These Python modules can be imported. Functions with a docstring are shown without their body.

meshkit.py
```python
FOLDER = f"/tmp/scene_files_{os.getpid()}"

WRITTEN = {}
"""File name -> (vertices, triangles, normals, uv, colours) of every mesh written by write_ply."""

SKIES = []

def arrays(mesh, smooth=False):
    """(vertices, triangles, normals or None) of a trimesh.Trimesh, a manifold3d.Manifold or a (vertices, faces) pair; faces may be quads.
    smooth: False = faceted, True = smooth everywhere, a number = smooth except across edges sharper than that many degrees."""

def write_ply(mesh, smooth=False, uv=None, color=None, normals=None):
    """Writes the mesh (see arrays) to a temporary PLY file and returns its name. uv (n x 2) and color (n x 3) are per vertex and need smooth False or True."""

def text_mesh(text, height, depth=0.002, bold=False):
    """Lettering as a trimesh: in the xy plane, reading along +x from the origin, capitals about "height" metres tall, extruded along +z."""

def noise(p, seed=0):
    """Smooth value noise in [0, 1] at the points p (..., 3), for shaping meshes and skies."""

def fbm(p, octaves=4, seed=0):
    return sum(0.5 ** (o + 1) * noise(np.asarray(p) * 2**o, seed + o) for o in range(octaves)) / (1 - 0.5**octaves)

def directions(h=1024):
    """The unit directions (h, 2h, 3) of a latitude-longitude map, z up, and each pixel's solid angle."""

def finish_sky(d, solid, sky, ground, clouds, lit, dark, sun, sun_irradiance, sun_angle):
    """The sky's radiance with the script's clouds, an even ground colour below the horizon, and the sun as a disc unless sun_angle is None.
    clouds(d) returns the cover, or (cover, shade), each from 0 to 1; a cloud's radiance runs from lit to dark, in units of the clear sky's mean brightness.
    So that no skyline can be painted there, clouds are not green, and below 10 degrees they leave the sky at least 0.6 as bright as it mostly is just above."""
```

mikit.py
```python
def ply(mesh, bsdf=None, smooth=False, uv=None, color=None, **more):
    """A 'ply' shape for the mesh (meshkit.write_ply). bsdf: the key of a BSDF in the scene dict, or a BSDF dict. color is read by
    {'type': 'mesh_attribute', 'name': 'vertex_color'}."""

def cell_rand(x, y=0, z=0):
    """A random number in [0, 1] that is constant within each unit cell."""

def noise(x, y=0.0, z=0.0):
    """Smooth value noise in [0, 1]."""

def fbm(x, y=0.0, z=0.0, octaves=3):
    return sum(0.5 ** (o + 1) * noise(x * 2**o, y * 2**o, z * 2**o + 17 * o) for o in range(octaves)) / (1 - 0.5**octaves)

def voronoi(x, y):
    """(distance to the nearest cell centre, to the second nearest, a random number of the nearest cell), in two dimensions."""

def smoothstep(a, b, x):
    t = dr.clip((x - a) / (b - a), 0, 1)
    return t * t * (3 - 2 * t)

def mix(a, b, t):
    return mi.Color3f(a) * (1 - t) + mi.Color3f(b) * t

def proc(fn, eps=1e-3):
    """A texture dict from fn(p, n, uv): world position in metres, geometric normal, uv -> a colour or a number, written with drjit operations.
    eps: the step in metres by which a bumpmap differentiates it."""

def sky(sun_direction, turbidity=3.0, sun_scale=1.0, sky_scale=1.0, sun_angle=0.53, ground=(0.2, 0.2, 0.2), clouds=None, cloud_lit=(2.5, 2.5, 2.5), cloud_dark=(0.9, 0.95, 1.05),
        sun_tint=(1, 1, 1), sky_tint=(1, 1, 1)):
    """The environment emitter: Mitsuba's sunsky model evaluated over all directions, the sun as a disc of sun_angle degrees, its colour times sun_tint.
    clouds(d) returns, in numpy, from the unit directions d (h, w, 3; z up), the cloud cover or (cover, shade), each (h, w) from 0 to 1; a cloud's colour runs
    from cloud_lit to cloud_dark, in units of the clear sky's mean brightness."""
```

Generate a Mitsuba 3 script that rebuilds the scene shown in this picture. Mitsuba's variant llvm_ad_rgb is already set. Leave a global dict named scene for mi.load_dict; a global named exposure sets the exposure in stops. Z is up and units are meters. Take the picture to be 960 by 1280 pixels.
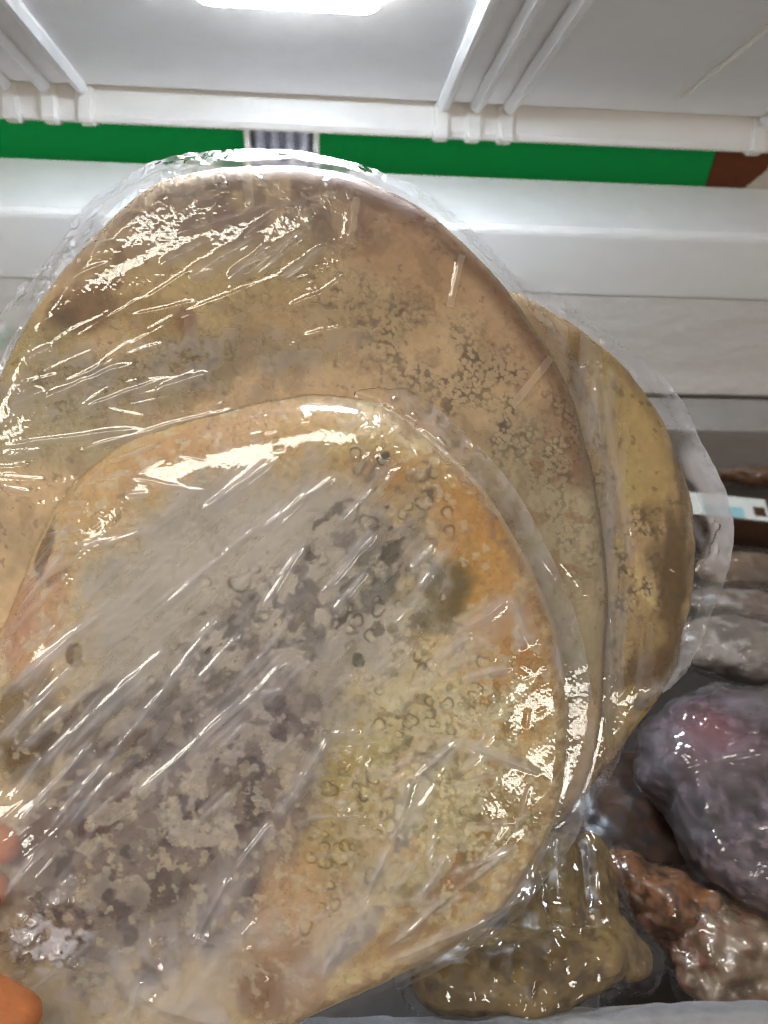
import math
import numpy as np, trimesh, manifold3d as m3, mitsuba as mi
import mikit, meshkit
from scipy.spatial import cKDTree
from scipy.interpolate import CubicSpline
import drjit as dr

T = mi.ScalarTransform4f
scene, labels = {}, {}
exposure = 0.7

# ------------------------------------------------------------------ camera and light
EYE = np.array([0.0, 0.0, 1.40])
PITCH, YAW, ROLL = (math.radians(a) for a in (50.0, 7.0, 5.8))
FWD = np.array([math.sin(YAW) * math.cos(PITCH), math.cos(YAW) * math.cos(PITCH), -math.sin(PITCH)])
_r0 = np.array([math.cos(YAW), -math.sin(YAW), 0.0]); _u0 = np.cross(_r0, FWD)
RIGHT = math.cos(ROLL) * _r0 + math.sin(ROLL) * _u0
UP = math.cos(ROLL) * _u0 - math.sin(ROLL) * _r0
FOC = 984.0
scene['camera'] = {'type': 'thinlens', 'fov': math.degrees(2 * math.atan(480 / FOC)), 'fov_axis': 'x', 'near_clip': 0.02, 'far_clip': 30.0,
                   'aperture_radius': 0.0022, 'focus_distance': 0.52,
                   'to_world': T().look_at(origin=EYE.tolist(), target=(EYE + FWD).tolist(), up=UP.tolist())}
WARM, COOL = (1.0, 0.96, 0.89), (0.70, 0.84, 1.0)
LAMP_POWER, LID_POWER, ROOM = 9.5, 50.0, 0.24
scene['room_light'] = {'type': 'constant', 'radiance': {'type': 'rgb', 'value': [ROOM, ROOM * .96, ROOM * .9]}}


# ------------------------------------------------------------------ helpers
def lin(c, s=1.0):
    c = np.asarray(c, float) / 255
    return s * np.where(c <= .04045, c / 12.92, ((c + .055) / 1.055) ** 2.4)


def rgb(c, s=1.0): return {'type': 'rgb', 'value': [float(x) for x in lin(c, s)]}


def numbered(key):
    if key not in scene and not any(k.startswith(key + '__') for k in scene) and key not in labels: return key
    i = 1
    while True:
        k = f'{key}_{i:03d}'
        if k not in scene and not any(q.startswith(k + '__') for q in scene) and k not in labels: return k
        i += 1


def thing(name, label, cat, **more):
    key = numbered(name)
    labels[key] = {'label': label, 'category': cat, **more}
    return key


def put(key, mesh, bsdf, smooth=35, **kw):
    key = numbered(key) if key in scene else key
    scene[key] = mikit.ply(mesh, bsdf, smooth=smooth, **kw)
    return key


def box(x0, x1, y0, y1, z0, z1, bevel=0.0):
    b = bevel
    if b <= 0:
        m = trimesh.creation.box(extents=[x1 - x0, y1 - y0, z1 - z0]); m.apply_translation([(x0 + x1) / 2, (y0 + y1) / 2, (z0 + z1) / 2]); return m
    pts = []
    for x, sx in ((x0, 1), (x1, -1)):
        for y, sy in ((y0, 1), (y1, -1)):
            for z, sz in ((z0, 1), (z1, -1)):
                pts += [[x, y + sy * b, z + sz * b], [x + sx * b, y, z + sz * b], [x + sx * b, y + sy * b, z]]
    return trimesh.convex.convex_hull(np.array(pts))


def at(px, py, z):
    """The point of the horizontal plane at height z that stands at this place of the picture."""
    d = FWD + RIGHT * (px - 480) / FOC + UP * (640 - py) / FOC
    return EYE + d * (z - EYE[2]) / d[2]


def ss(a, b, x):
    t = np.clip((x - a) / (b - a), 0, 1); return t * t * (3 - 2 * t)


_LATTICE = np.random.default_rng(77).random((512, 512))


def fb(x, y, scale, oct=4, seed=0):
    """Fractal value noise in two dimensions, from 0 to 1."""
    x, y = np.broadcast_arrays(np.asarray(x, float) / scale, np.asarray(y, float) / scale); out = 0.0
    for o in range(oct):
        a, b = x * 2 ** o + 37.7 * seed + 11.3 * o, y * 2 ** o + 91.3 * seed + 5.9 * o; i, j = np.floor(a), np.floor(b); u, w = a - i, b - j
        i, j = i.astype(np.int64) & 511, j.astype(np.int64) & 511; i1, j1 = (i + 1) & 511, (j + 1) & 511; u, w = u * u * (3 - 2 * u), w * w * (3 - 2 * w)
        p, q = _LATTICE[i, j], _LATTICE[i, j1]; p = p + (_LATTICE[i1, j] - p) * u; q = q + (_LATTICE[i1, j1] - q) * u; out = out + .5 ** (o + 1) * (p + (q - p) * w)
    return .5 + (out / (1 - .5 ** oct) - .5) * .88


def nz(p, scale, oct=3, seed=0): return meshkit.fbm(np.asarray(p) / scale, oct, seed)


# ------------------------------------------------------------------ materials
def M(key, **kw): scene[key] = {'type': 'twosided', 'bsdf': {'type': 'principled', **kw}}; return key


def grain(c, amt, scale):
    c = lin(c)
    def fn(p, n, uv):
        f = mikit.fbm(p.x * scale, p.y * scale, p.z * scale, 3)
        return mi.Color3f(*[float(v) for v in c]) * (1 - amt + 2 * amt * f)
    return mikit.proc(fn)


M('white_plastic', base_color=grain((214, 209, 203), .03, 60.0), roughness=.35, specular=.4)
M('lid_plastic', base_color=grain((220, 217, 216), .03, 60.0), roughness=.45, specular=.35)
M('lip_plastic', base_color=grain((226, 220, 213), .02, 60.0), roughness=.35, specular=.4)
M('liner', base_color=grain((196, 186, 176), .06, 90.0), roughness=.5, specular=.3)
M('grey_liner', base_color=grain((158, 150, 144), .08, 70.0), roughness=.45, specular=.4)
M('frosted_wall', base_color=grain((196, 188, 180), .08, 120.0), roughness=.8, specular=.2)
M('ledge_frost', base_color=grain((122, 120, 120), .2, 90.0), roughness=.75, specular=.25)
M('green_paint', base_color=grain((18, 148, 74), .05, 80.0), roughness=.6, specular=.2)
M('brown_paint', base_color=grain((106, 60, 40), .12, 120.0), roughness=.6, specular=.2)
M('dark_metal', base_color=grain((120, 120, 132), .3, 300.0), roughness=.5, metallic=.3)
M('pale_metal', base_color=grain((176, 174, 186), .35, 260.0), roughness=.5, metallic=.1)
M('tub_plastic', base_color=grain((146, 138, 131), .1, 60.0), roughness=.3, specular=.4)
M('skin', base_color=grain((172, 102, 58), .22, 70.0), roughness=.5, specular=.4)
M('nail', base_color=rgb((214, 150, 118)), roughness=.3, specular=.5)
M('food', base_color={'type': 'mesh_attribute', 'name': 'vertex_color'}, roughness=.6, specular=.25)
M('wet_food', base_color={'type': 'mesh_attribute', 'name': 'vertex_color'}, roughness=.35, specular=.45)
M('ice', base_color=grain((96, 95, 95), .1, 90.0), roughness=.5, specular=.4)
M('floor_dark', base_color=grain((70, 62, 56), .2, 40.0), roughness=.7)
M('carton_brown', base_color=grain((74, 50, 34), .2, 60.0), roughness=.5, specular=.35)
M('carton_white', base_color=rgb((222, 222, 210)), roughness=.4)
M('carton_teal', base_color=rgb((150, 196, 200)), roughness=.4)
scene['film'] = {'type': 'thindielectric', 'int_ior': 1.47, 'specular_reflectance': {'type': 'rgb', 'value': [.72, .70, .64]}}
scene['shrink_film'] = {'type': 'thindielectric', 'int_ior': 1.5, 'specular_reflectance': {'type': 'rgb', 'value': [.7, .7, .66]}}


scene['rime_glare'] = {'type': 'mask', 'opacity': mikit.proc(lambda p, n, uv: uv.x), 'bsdf': {'type': 'principledthin', 'base_color': rgb((222, 217, 220)), 'roughness': .35, 'diff_trans': .8, 'eta': 1.4}}  # milky film: real frost, and also the painted glare on the bags
scene['seam_film'] = {'type': 'mask', 'opacity': .18, 'bsdf': {'type': 'principledthin', 'base_color': rgb((216, 206, 188)), 'roughness': .4, 'diff_trans': .7, 'eta': 1.4}}

# ------------------------------------------------------------------ the freezer
fz = thing('chest_freezer', 'open white chest freezer with ribbed lid, lit lamp and frosty inner walls', 'freezer')
X0, X1 = -0.80, 1.05
put(fz + '__rim', box(X0, X1, .868, .992, .872, .900, .006), 'white_plastic')
put(fz + '__rim_step', box(X0, X1, .860, .8685, .808, .8985, .006), 'white_plastic')
gx, gz = np.meshgrid(np.linspace(X0, X1, 400), np.linspace(.655, .815, 60), indexing='ij')
P = np.stack([gx, np.full_like(gx, .856), gz], -1)
P[..., 1] -= .003 * nz(P * [.5, 1, 1.1], .03, 5, 3) + .004 * ss(.70, .66, gz)
gi = np.arange(P.shape[0] * P.shape[1]).reshape(P.shape[:2])
gf = np.stack([gi[:-1, :-1], gi[1:, :-1], gi[1:, 1:], gi[:-1, 1:]], -1).reshape(-1, 4)
put(fz + '__frosted_wall', trimesh.Trimesh(P.reshape(-1, 3), np.vstack([gf[:, [0, 1, 2]], gf[:, [0, 2, 3]]]), process=False), 'frosted_wall', smooth=True)
put(fz + '__liner_band', box(X0, X1, .861, .875, .525, .660, .003), 'grey_liner')
put(fz + '__liner_trim', box(X0, X1, .852, .866, .652, .658, .002), 'liner')
put(fz + '__liner_trim', box(X0, X1, .850, .866, .513, .525, .003), 'liner')
put(fz + '__back_wall', box(X0, X1, .875, .985, .20, .871), 'liner')
put(fz + '__side_wall', box(X0 - .06, X0 - .001, -.03, .985, .20, .899), 'liner')
put(fz + '__side_wall', box(X1 + .001, X1 + .06, -.03, .985, .20, .899), 'liner')
put(fz + '__floor', box(X0, X1, .086, .874, .20, .23), 'floor_dark')
gx, gy = np.meshgrid(np.linspace(X0, X1, 500), np.linspace(-.03, .090, 70), indexing='ij')
P = np.stack([gx, gy, np.full_like(gx, .68)], -1)
P[..., 2] += .010 * nz(P, .025, 4, 5) - .02 * ss(.075, .090, gy) ** 2
P[..., 1] += .012 * (nz(P, .05, 3, 8) - .5)
gi = np.arange(gx.size).reshape(gx.shape)
gf = np.stack([gi[:-1, :-1], gi[1:, :-1], gi[1:, 1:], gi[:-1, 1:]], -1).reshape(-1, 4)
put(fz + '__frosted_ledge', trimesh.Trimesh(P.reshape(-1, 3), np.vstack([gf[:, [0, 1, 2]], gf[:, [0, 2, 3]]]), process=False), 'ledge_frost', smooth=True)
put(fz + '__front_wall', box(X0, X1, -.03, .080, .20, .668), 'ledge_frost')

# lid: a frame of its own, x along the hinge, y down the slope to the hinge, z out of its underside
LA = math.radians(41)
LO = np.array([0, 1.0, .976])
LY = np.array([0, math.cos(LA), -math.sin(LA)]); LX = np.array([1.0, 0, 0]); LZ = -np.cross(LX, LY)
if LZ[2] > 0: LZ = -LZ


def lidm(mesh):
    v = np.array(mesh.vertices); w = LO + v[:, :1] * LX + v[:, 1:2] * LY + v[:, 2:] * LZ
    m = trimesh.Trimesh(w, np.array(mesh.faces), process=False)
    if m.is_watertight and m.volume < 0: m.invert()
    return m


def lid_at(px, py):
    d = FWD + RIGHT * (px - 480) / FOC + UP * (640 - py) / FOC
    t = ((LO - EYE) @ LZ) / (d @ LZ); q = EYE + d * t - LO
    return q @ LX, q @ LY


LW = .78
put(fz + '__lid__panel', lidm(box(X0, X1, -LW, -.028, -.05, 0, .004)), 'lid_plastic')
put(fz + '__lid__lip', lidm(box(X0, X1, -.014, .004, -.048, .033, .005)), 'lip_plastic')
for a in (-.368, -.324, -.282, .142, .182, .222, .545, .586, .628):
    put(fz + '__lid__rib', lidm(box(a - .0085, a + .0085, -LW + .03, -.026, -.004, .011, .006)), 'lid_plastic')
    put(fz + '__lid__rib_tab', lidm(box(a - .010, a + .010, -.022, .0015, -.004, .037, .003)), 'lip_plastic')
    put(fz + '__lid__rib_slot', lidm(box(a - .008, a + .010, -.008, .0045, .030, .0345)), 'dark_metal')
put(fz + '__lid__thin_ridge', lidm(box(.408, .414, -LW + .03, -.088, -.003, .005, .002)), 'lip_plastic')
# lamp in the lid: a long rounded cover
lx0, ly0 = lid_at(248, 8); lx1, _ = lid_at(478, 8)
ly0 -= .036
lc = m3.Manifold.batch_hull([m3.Manifold.sphere(.018, 24).scale([1, 1, .9]).translate([x, y, .006]) for x in (lx0 + .018, lx1 - .018) for y in (ly0 - .022, ly0 - .17)])
lm = lc.to_mesh(); lm = lidm(trimesh.Trimesh(lm.vert_properties[:, :3], lm.tri_verts))
scene[fz + '__lid__lamp'] = mikit.ply(lm, 'white_plastic', smooth=40, emitter={'type': 'area', 'radiance': {'type': 'rgb', 'value': [LID_POWER * c for c in COOL]}})
labels[fz + '__lid__lamp'] = {'label': 'glowing cool white lamp under the lid'}
# hinge, seen in the gap
for x in (-.098, -.011):
    put(fz + '__hinge__arm', box(x - .004, x + .004, 1.000, 1.028, .880, .965, .002), 'lip_plastic')
hb = [box(-.093, -.016, 1.012, 1.030, .880, .962, .003)]
put(fz + '__hinge__plate', hb[0], 'dark_metal')
for i in range(4):
    x = -.082 + i * .0185
    c = trimesh.creation.cylinder(.0062, .058, sections=14); c.apply_translation([x, 1.010, .925])
    put(fz + '__hinge__spring_bar', c, 'pale_metal')

# behind the freezer: a green board and a brown one
def board(name, pts, y, mat, label):
    from shapely.geometry import Polygon
    m = trimesh.creation.extrude_polygon(Polygon(pts), .02, engine='earcut')
    v = np.array(m.vertices); m = trimesh.Trimesh(np.stack([v[:, 0], y + .02 - v[:, 2], v[:, 1]], -1), m.faces)
    if m.volume < 0: m.invert()
    put(thing(name, label, 'board'), m, mat)


def ony(px, py, y):
    d = FWD + RIGHT * (px - 480) / FOC + UP * (640 - py) / FOC
    return EYE + d * (y - EYE[1]) / d[1]


a, b = ony(895, 190, 1.12), ony(880, 236, 1.12)
sl = (a[0] - b[0]) / (a[2] - b[2])
gx_ = lambda z: b[0] + sl * (z - b[2])
board('green_board', [(-1.3, .45), (gx_(.45), .45), (gx_(1.05), 1.05), (-1.3, 1.05)], 1.12, 'green_paint', 'green painted board seen through the gap between lid and rim')
c = ony(958, 214, 1.12)
board('brown_board', [(gx_(.45) + .002, .45), (c[0] - .03, .45), (ony(925, 240, 1.12)[0], ony(925, 240, 1.12)[2]), (c[0], c[2]), (c[0] + .02, 1.05), (gx_(1.05) + .002, 1.05)],
      1.121, 'brown_paint', 'brown board at the right end of the green board, behind the freezer')
wm = box(-3, 3, 1.6, 1.65, 0, 3.0); put('wall', wm, 'liner'); labels['wall'] = {'label': 'pale wall behind the freezer', 'kind': 'structure'}
put('ground', box(-3, 3, -3, 1.6, -.05, 0), 'floor_dark'); labels['ground'] = {'label': 'dark shop floor under the freezer', 'kind': 'structure'}

# lamps of the room, above and behind the photographer
for (x, y, a) in ((-2.20, -.40, 0), (-.86, .37, 0), (.9, -2.5, 0)):
    k = thing('ceiling_lamp', {-2.2: 'white ceiling lamp far to the left above the freezer', -.86: 'white ceiling lamp right above the middle of the freezer', .9: 'white ceiling lamp behind the photographer'}[x], 'lamp', group='ceiling lamps above the freezer')
    put(k + '__housing', box(x - .62, x + .62, y - .34, y + .34, 2.71, 2.76, .006), 'white_plastic')
    scene[k + '__tube'] = {'type': 'rectangle', 'to_world': T().translate([x, y, 2.703]).rotate([1, 0, 0], 180).scale([.6, .31, 1]), 'bsdf': {'type': 'ref', 'id': 'white_plastic'},
                           'emitter': {'type': 'area', 'radiance': {'type': 'rgb', 'value': [LAMP_POWER * c for c in WARM]}}}

# ------------------------------------------------------------------ the frozen packs: flat local coordinates, x right, y down, half a millimetre to the unit; h towards the front, metres
PO = EYE.copy()                                   # the stack leans 40 degrees from level, squarely in front of the photographer
PX, PY, PN = RIGHT, -UP, -FWD


def pack(x, y, h, d):
    k = d / FOC
    return PO + ((x - 480) * k)[..., None] * PX + ((y - 640) * k)[..., None] * PY + (h - d)[..., None] * PN if False else \
        PO + np.multiply.outer((x - 480) * k, PX) + np.multiply.outer((y - 640) * k, PY) + np.multiply.outer(h - d, PN)


class Outline:
    def __init__(self, pts):
        p = np.array(pts, float); self.c = p.mean(0)
        a = np.arctan2(p[:, 1] - self.c[1], p[:, 0] - self.c[0]); o = np.argsort(a); a = a[o]; r = np.hypot(*(p[o] - self.c).T)
        self.s = CubicSpline(np.r_[a, a[0] + 2 * np.pi], np.r_[r, r[0]], bc_type='periodic'); self.a0 = a[0]
        self.bb = p.min(0) - 15, p.max(0) + 15

    def R(self, x, y):
        a = np.arctan2(y - self.c[1], x - self.c[0]); return self.s(self.a0 + np.mod(a - self.a0, 2 * np.pi)) + 14 * (fb(3.5 * np.cos(a), 3.5 * np.sin(a), 1.0, 4, len(self.bb)) - .5)

    def depth(self, x, y):
        return self.R(x, y) - np.hypot(x - self.c[0], y - self.c[1])


def grid(out, step, lim=None):
    (x0, y0), (x1, y1) = out.bb
    if lim: x0, y0, x1, y1 = max(x0, lim[0]), max(y0, lim[1]), min(x1, lim[2]), min(y1, lim[3])
    xs, ys = np.arange(x0, x1, step), np.arange(y0, y1, step)
    x, y = np.meshgrid(xs, ys, indexing='ij')
    dep = out.depth(x, y); ins = dep > 0
    f = ins[:-1, :-1] | ins[1:, :-1] | ins[1:, 1:] | ins[:-1, 1:]
    i = np.arange(x.size).reshape(x.shape)
    q = np.stack([i[:-1, :-1], i[:-1, 1:], i[1:, 1:], i[1:, :-1]], -1)[f]
    used = np.unique(q); new = np.full(x.size, -1); new[used] = np.arange(len(used)); q = new[q]
    x, y, dep = x.ravel()[used], y.ravel()[used], dep.ravel()[used]
    r = np.hypot(x - out.c[0], y - out.c[1]); rr = np.minimum(r, out.R(x, y))
    x, y = out.c[0] + (x - out.c[0]) * rr / r.clip(1e-6), out.c[1] + (y - out.c[1]) * rr / r.clip(1e-6)
    return x, y, np.vstack([q[:, [0, 1, 2]], q[:, [0, 2, 3]]]), np.maximum(dep, 0)


def skirt(v, f, col, drop):
    e = np.sort(np.vstack([f[:, [0, 1]], f[:, [1, 2]], f[:, [2, 0]]]), 1)
    d = np.vstack([f[:, [0, 1]], f[:, [1, 2]], f[:, [2, 0]]])
    _, inv, n = np.unique(e, axis=0, return_inverse=True, return_counts=True)
    b = d[n[inv.ravel()] == 1]
    bv = np.unique(b); mp = np.full(len(v), -1); mp[bv] = len(v) + np.arange(len(bv))
    low = v[bv] - drop * PN; c = len(v) + len(bv)
    v2 = np.vstack([v, low, low.mean(0)])
    f2 = np.vstack([f, np.stack([b[:, 1], b[:, 0], mp[b[:, 0]]], 1), np.stack([b[:, 1], mp[b[:, 0]], mp[b[:, 1]]], 1), np.stack([mp[b[:, 1]], mp[b[:, 0]], np.full(len(b), c)], 1)])
    return v2, f2, np.vstack([col, col[bv], col[bv].mean(0)])


def oriented(v, f):
    n = np.cross(v[f[:, 1]] - v[f[:, 0]], v[f[:, 2]] - v[f[:, 0]]).sum(0)
    return f if n @ PN > 0 else f[:, ::-1]


DYE = 1.18


def dye(c):
    if np.ptp(c) > 70: c = np.asarray(c, float) + (-3, 1, 0)
    g = np.mean(c); return DYE * lin(g + (np.asarray(c, float) - g) * np.where(np.ptp(c) > 75, .68, .86)) ** 1.32


class Paint:
    """Colours of a frosted surface, laid over one another."""
    def __init__(self, x, y, base):
        self.x, self.y = x, y; self.c = np.tile(dye(base), (len(x), 1)); self.h = np.zeros(len(x)); self.n = 0

    def over(self, col, a, relief=0.0):
        a = np.clip(a, 0, 1); self.c = self.c * (1 - a[:, None]) + dye(col) * a[:, None]; self.h += relief * a

    def blob(self, x, y, rx, ry, ang, col, a=.9, rough=.5, relief=0.0, soft=.35, scale=None):
        self.n += 1
        t = math.radians(ang); dx, dy = self.x - x, self.y - y
        m = (np.abs(dx) < 2.2 * max(rx, ry)) & (np.abs(dy) < 2.2 * max(rx, ry))
        if not m.any(): return
        dx, dy, xx, yy = dx[m], dy[m], self.x[m], self.y[m]
        u, w = (dx * math.cos(t) + dy * math.sin(t)) / rx, (-dx * math.sin(t) + dy * math.cos(t)) / ry
        q = np.hypot(u, w) + rough * 1.6 * (fb(xx, yy, scale or .8 * min(rx, ry) + 4, 4, self.n) - .5)
        al = np.zeros(len(self.x)); al[m] = a * (1 - ss(1 - soft, 1 + soft, q)); self.over(col, al, relief)

    def patches(self, col, scale, lo, hi, a=.8, where=None, seed=0, relief=0.0, oct=4, stretch=None):
        x, y = self.x, self.y
        if stretch:
            t = math.radians(stretch[0]); x, y = (x * math.cos(t) + y * math.sin(t)) / stretch[1], -x * math.sin(t) + y * math.cos(t)
        m = ss(lo, hi, fb(x, y, scale, oct, seed)) * a
        self.over(col, m if where is None else m * where, relief)

    def zone(self, x, y, rx, ry, ang=0, soft=.5, seed=1, rough=.6):
        t = math.radians(ang); dx, dy = self.x - x, self.y - y
        q = np.hypot((dx * math.cos(t) + dy * math.sin(t)) / rx, (-dx * math.sin(t) + dy * math.cos(t)) / ry)
        q = q + rough * (fb(self.x, self.y, 28, 3, seed) - .5)
        return 1 - ss(1 - soft, 1 + soft, q)

    def froth(self, spacing, where, light, dark, seed=0, a=.8, relief=.0003):
        """Small round frost grains with darker gaps between them."""
        rng = np.random.default_rng(seed); (x0, x1), (y0, y1) = ((v.min(), v.max()) for v in (self.x, self.y))
        n = int((x1 - x0) * (y1 - y0) / spacing ** 2); pts = np.c_[rng.uniform(x0, x1, n), rng.uniform(y0, y1, n)]
        sz = rng.uniform(.35, .75, n) * spacing
        d, i = cKDTree(pts).query(np.c_[self.x, self.y])
        q = d / sz[i]
        self.over(dark, where * a * .8 * ss(.95, 1.25, q)); on = where * a * (1 - ss(.75, 1.0, q))
        self.over(light, on * (.4 + .6 * rng.random(n)[i]), relief)

    def rings(self, n, where_fn, rmin, rmax, dark, light, seed=0, a=.75, relief=.0003):
        """Rings left by melted and frozen-again drops."""
        rng = np.random.default_rng(seed); tree = cKDTree(np.c_[self.x, self.y]); done = 0; ad, al = np.zeros(len(self.x)), np.zeros(len(self.x))
        for _ in range(n * 40):
            j = rng.integers(len(self.x))
            if done >= n: break
            if rng.random() > where_fn[j]: continue
            done += 1; r = rmin + (rmax - rmin) * rng.random() ** 1.8; cx, cy = self.x[j], self.y[j]
            i = np.array(tree.query_ball_point([cx, cy], r * 1.8))
            ang = np.arctan2(self.y[i] - cy, self.x[i] - cx); ph = rng.uniform(0, 6.28)
            q = np.hypot(self.x[i] - cx, self.y[i] - cy) / (r * (1 + .14 * np.sin(2 * ang + ph) + .1 * np.sin(3 * ang + 2 * ph)))
            part = .35 + .65 * ss(-.6, .3, np.sin(ang + ph * 3))
            ad[i] = np.maximum(ad[i], part * (1 - ss(.0, .34, np.abs(q - 1)))); al[i] = np.maximum(al[i], .6 * (1 - ss(.35, .75, q)))
        self.over(light, al * a); self.over(dark, ad * a, relief)


def seg_height(x, y, segs):
    """Sum of tapered creases (x0, y0, x1, y1, half width, height), all in local units."""
    h = np.zeros(len(x))
    for n, (x0, y0, x1, y1, w, a) in enumerate(segs):
        pad = 5 * w + 4
        m = (x > min(x0, x1) - pad) & (x < max(x0, x1) + pad) & (y > min(y0, y1) - pad) & (y < max(y0, y1) + pad)
        if not m.any(): continue
        L = math.hypot(x1 - x0, y1 - y0); ux, uy = (x1 - x0) / L, (y1 - y0) / L
        t = ((x[m] - x0) * ux + (y[m] - y0) * uy) / L; q = -(x[m] - x0) * uy + (y[m] - y0) * ux
        q = q + w * 2.0 * (fb(t * L, np.zeros_like(t) + n * 3.7, 40, 2, 11) - .5)
        e = ss(0, .22, t) * (1 - ss(.78, 1, t)) * (.75 + .5 * fb(t * L + 91 * n, np.zeros_like(t), 26, 2, 5))
        h[m] += a * e * np.exp(-np.abs(q / w) ** 1.5 * .8)
    return h


def fan(n, box_, ang, spread, ln, w, a, seed):
    rng = np.random.default_rng(seed); out = []
    for _ in range(n):
        x, y = rng.uniform(box_[0], box_[2]), rng.uniform(box_[1], box_[3]); t = math.radians(ang + rng.normal() * spread); L = rng.uniform(*ln) / 2
        ww = rng.uniform(*w); out.append((x - L * math.cos(t), y + L * math.sin(t), x + L * math.cos(t), y - L * math.sin(t), ww, ww * rng.uniform(*a)))
    return out


def crush(x, y, r, n, seed, ln=(12, 40), w=(1.8, 4), a=(.3, .8), ang=None, spread=25):
    rng = np.random.default_rng(seed); out = []
    for _ in range(n):
        q, t = r * math.sqrt(rng.random()), rng.uniform(0, 6.28); th = rng.uniform(0, 3.14) if ang is None else math.radians(ang + rng.normal() * spread)
        L, ww = rng.uniform(*ln) / 2, rng.uniform(*w); cx, cy = x + q * math.cos(t), y + q * math.sin(t)
        out.append((cx - L * math.cos(th), cy + L * math.sin(th), cx + L * math.cos(th), cy - L * math.sin(th), ww, ww * rng.uniform(*a) * rng.choice([-.6, 1])))
    return out


def rounded(dep, e):
    t = np.clip(1 - dep / e, 0, 1); return -(1 - np.sqrt(np.maximum(1 - t * t, 0))) * e


# ---- outlines
FRONT = Outline([(480 + (a - 480) * 1.03, 640 + (b - 640) * (1.14 if b < 640 else 1.02)) for a, b in [(330, 488), (450, 502), (555, 568), (640, 668), (688, 780), (706, 880), (700, 980), (668, 1075), (600, 1158), (500, 1222), (400, 1268), (270, 1320), (110, 1330), (-40, 1260), (-75, 1050), (-45, 830), (5, 680), (60, 588), (180, 520)]])
FRONT_BAG = Outline([(480 + (a - 480) * 1.03, 640 + (b - 640) * (1.14 if b < 640 else 1.02)) for a, b in [(330, 462), (455, 474), (575, 545), (665, 650), (716, 770), (738, 880), (736, 965), (715, 1050), (685, 1092), (625, 1158), (545, 1212), (470, 1250), (395, 1290), (300, 1370), (110, 1390), (-80, 1330), (-120, 1100), (-90, 830), (-30, 660), (40, 560), (180, 490)]])
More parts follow.
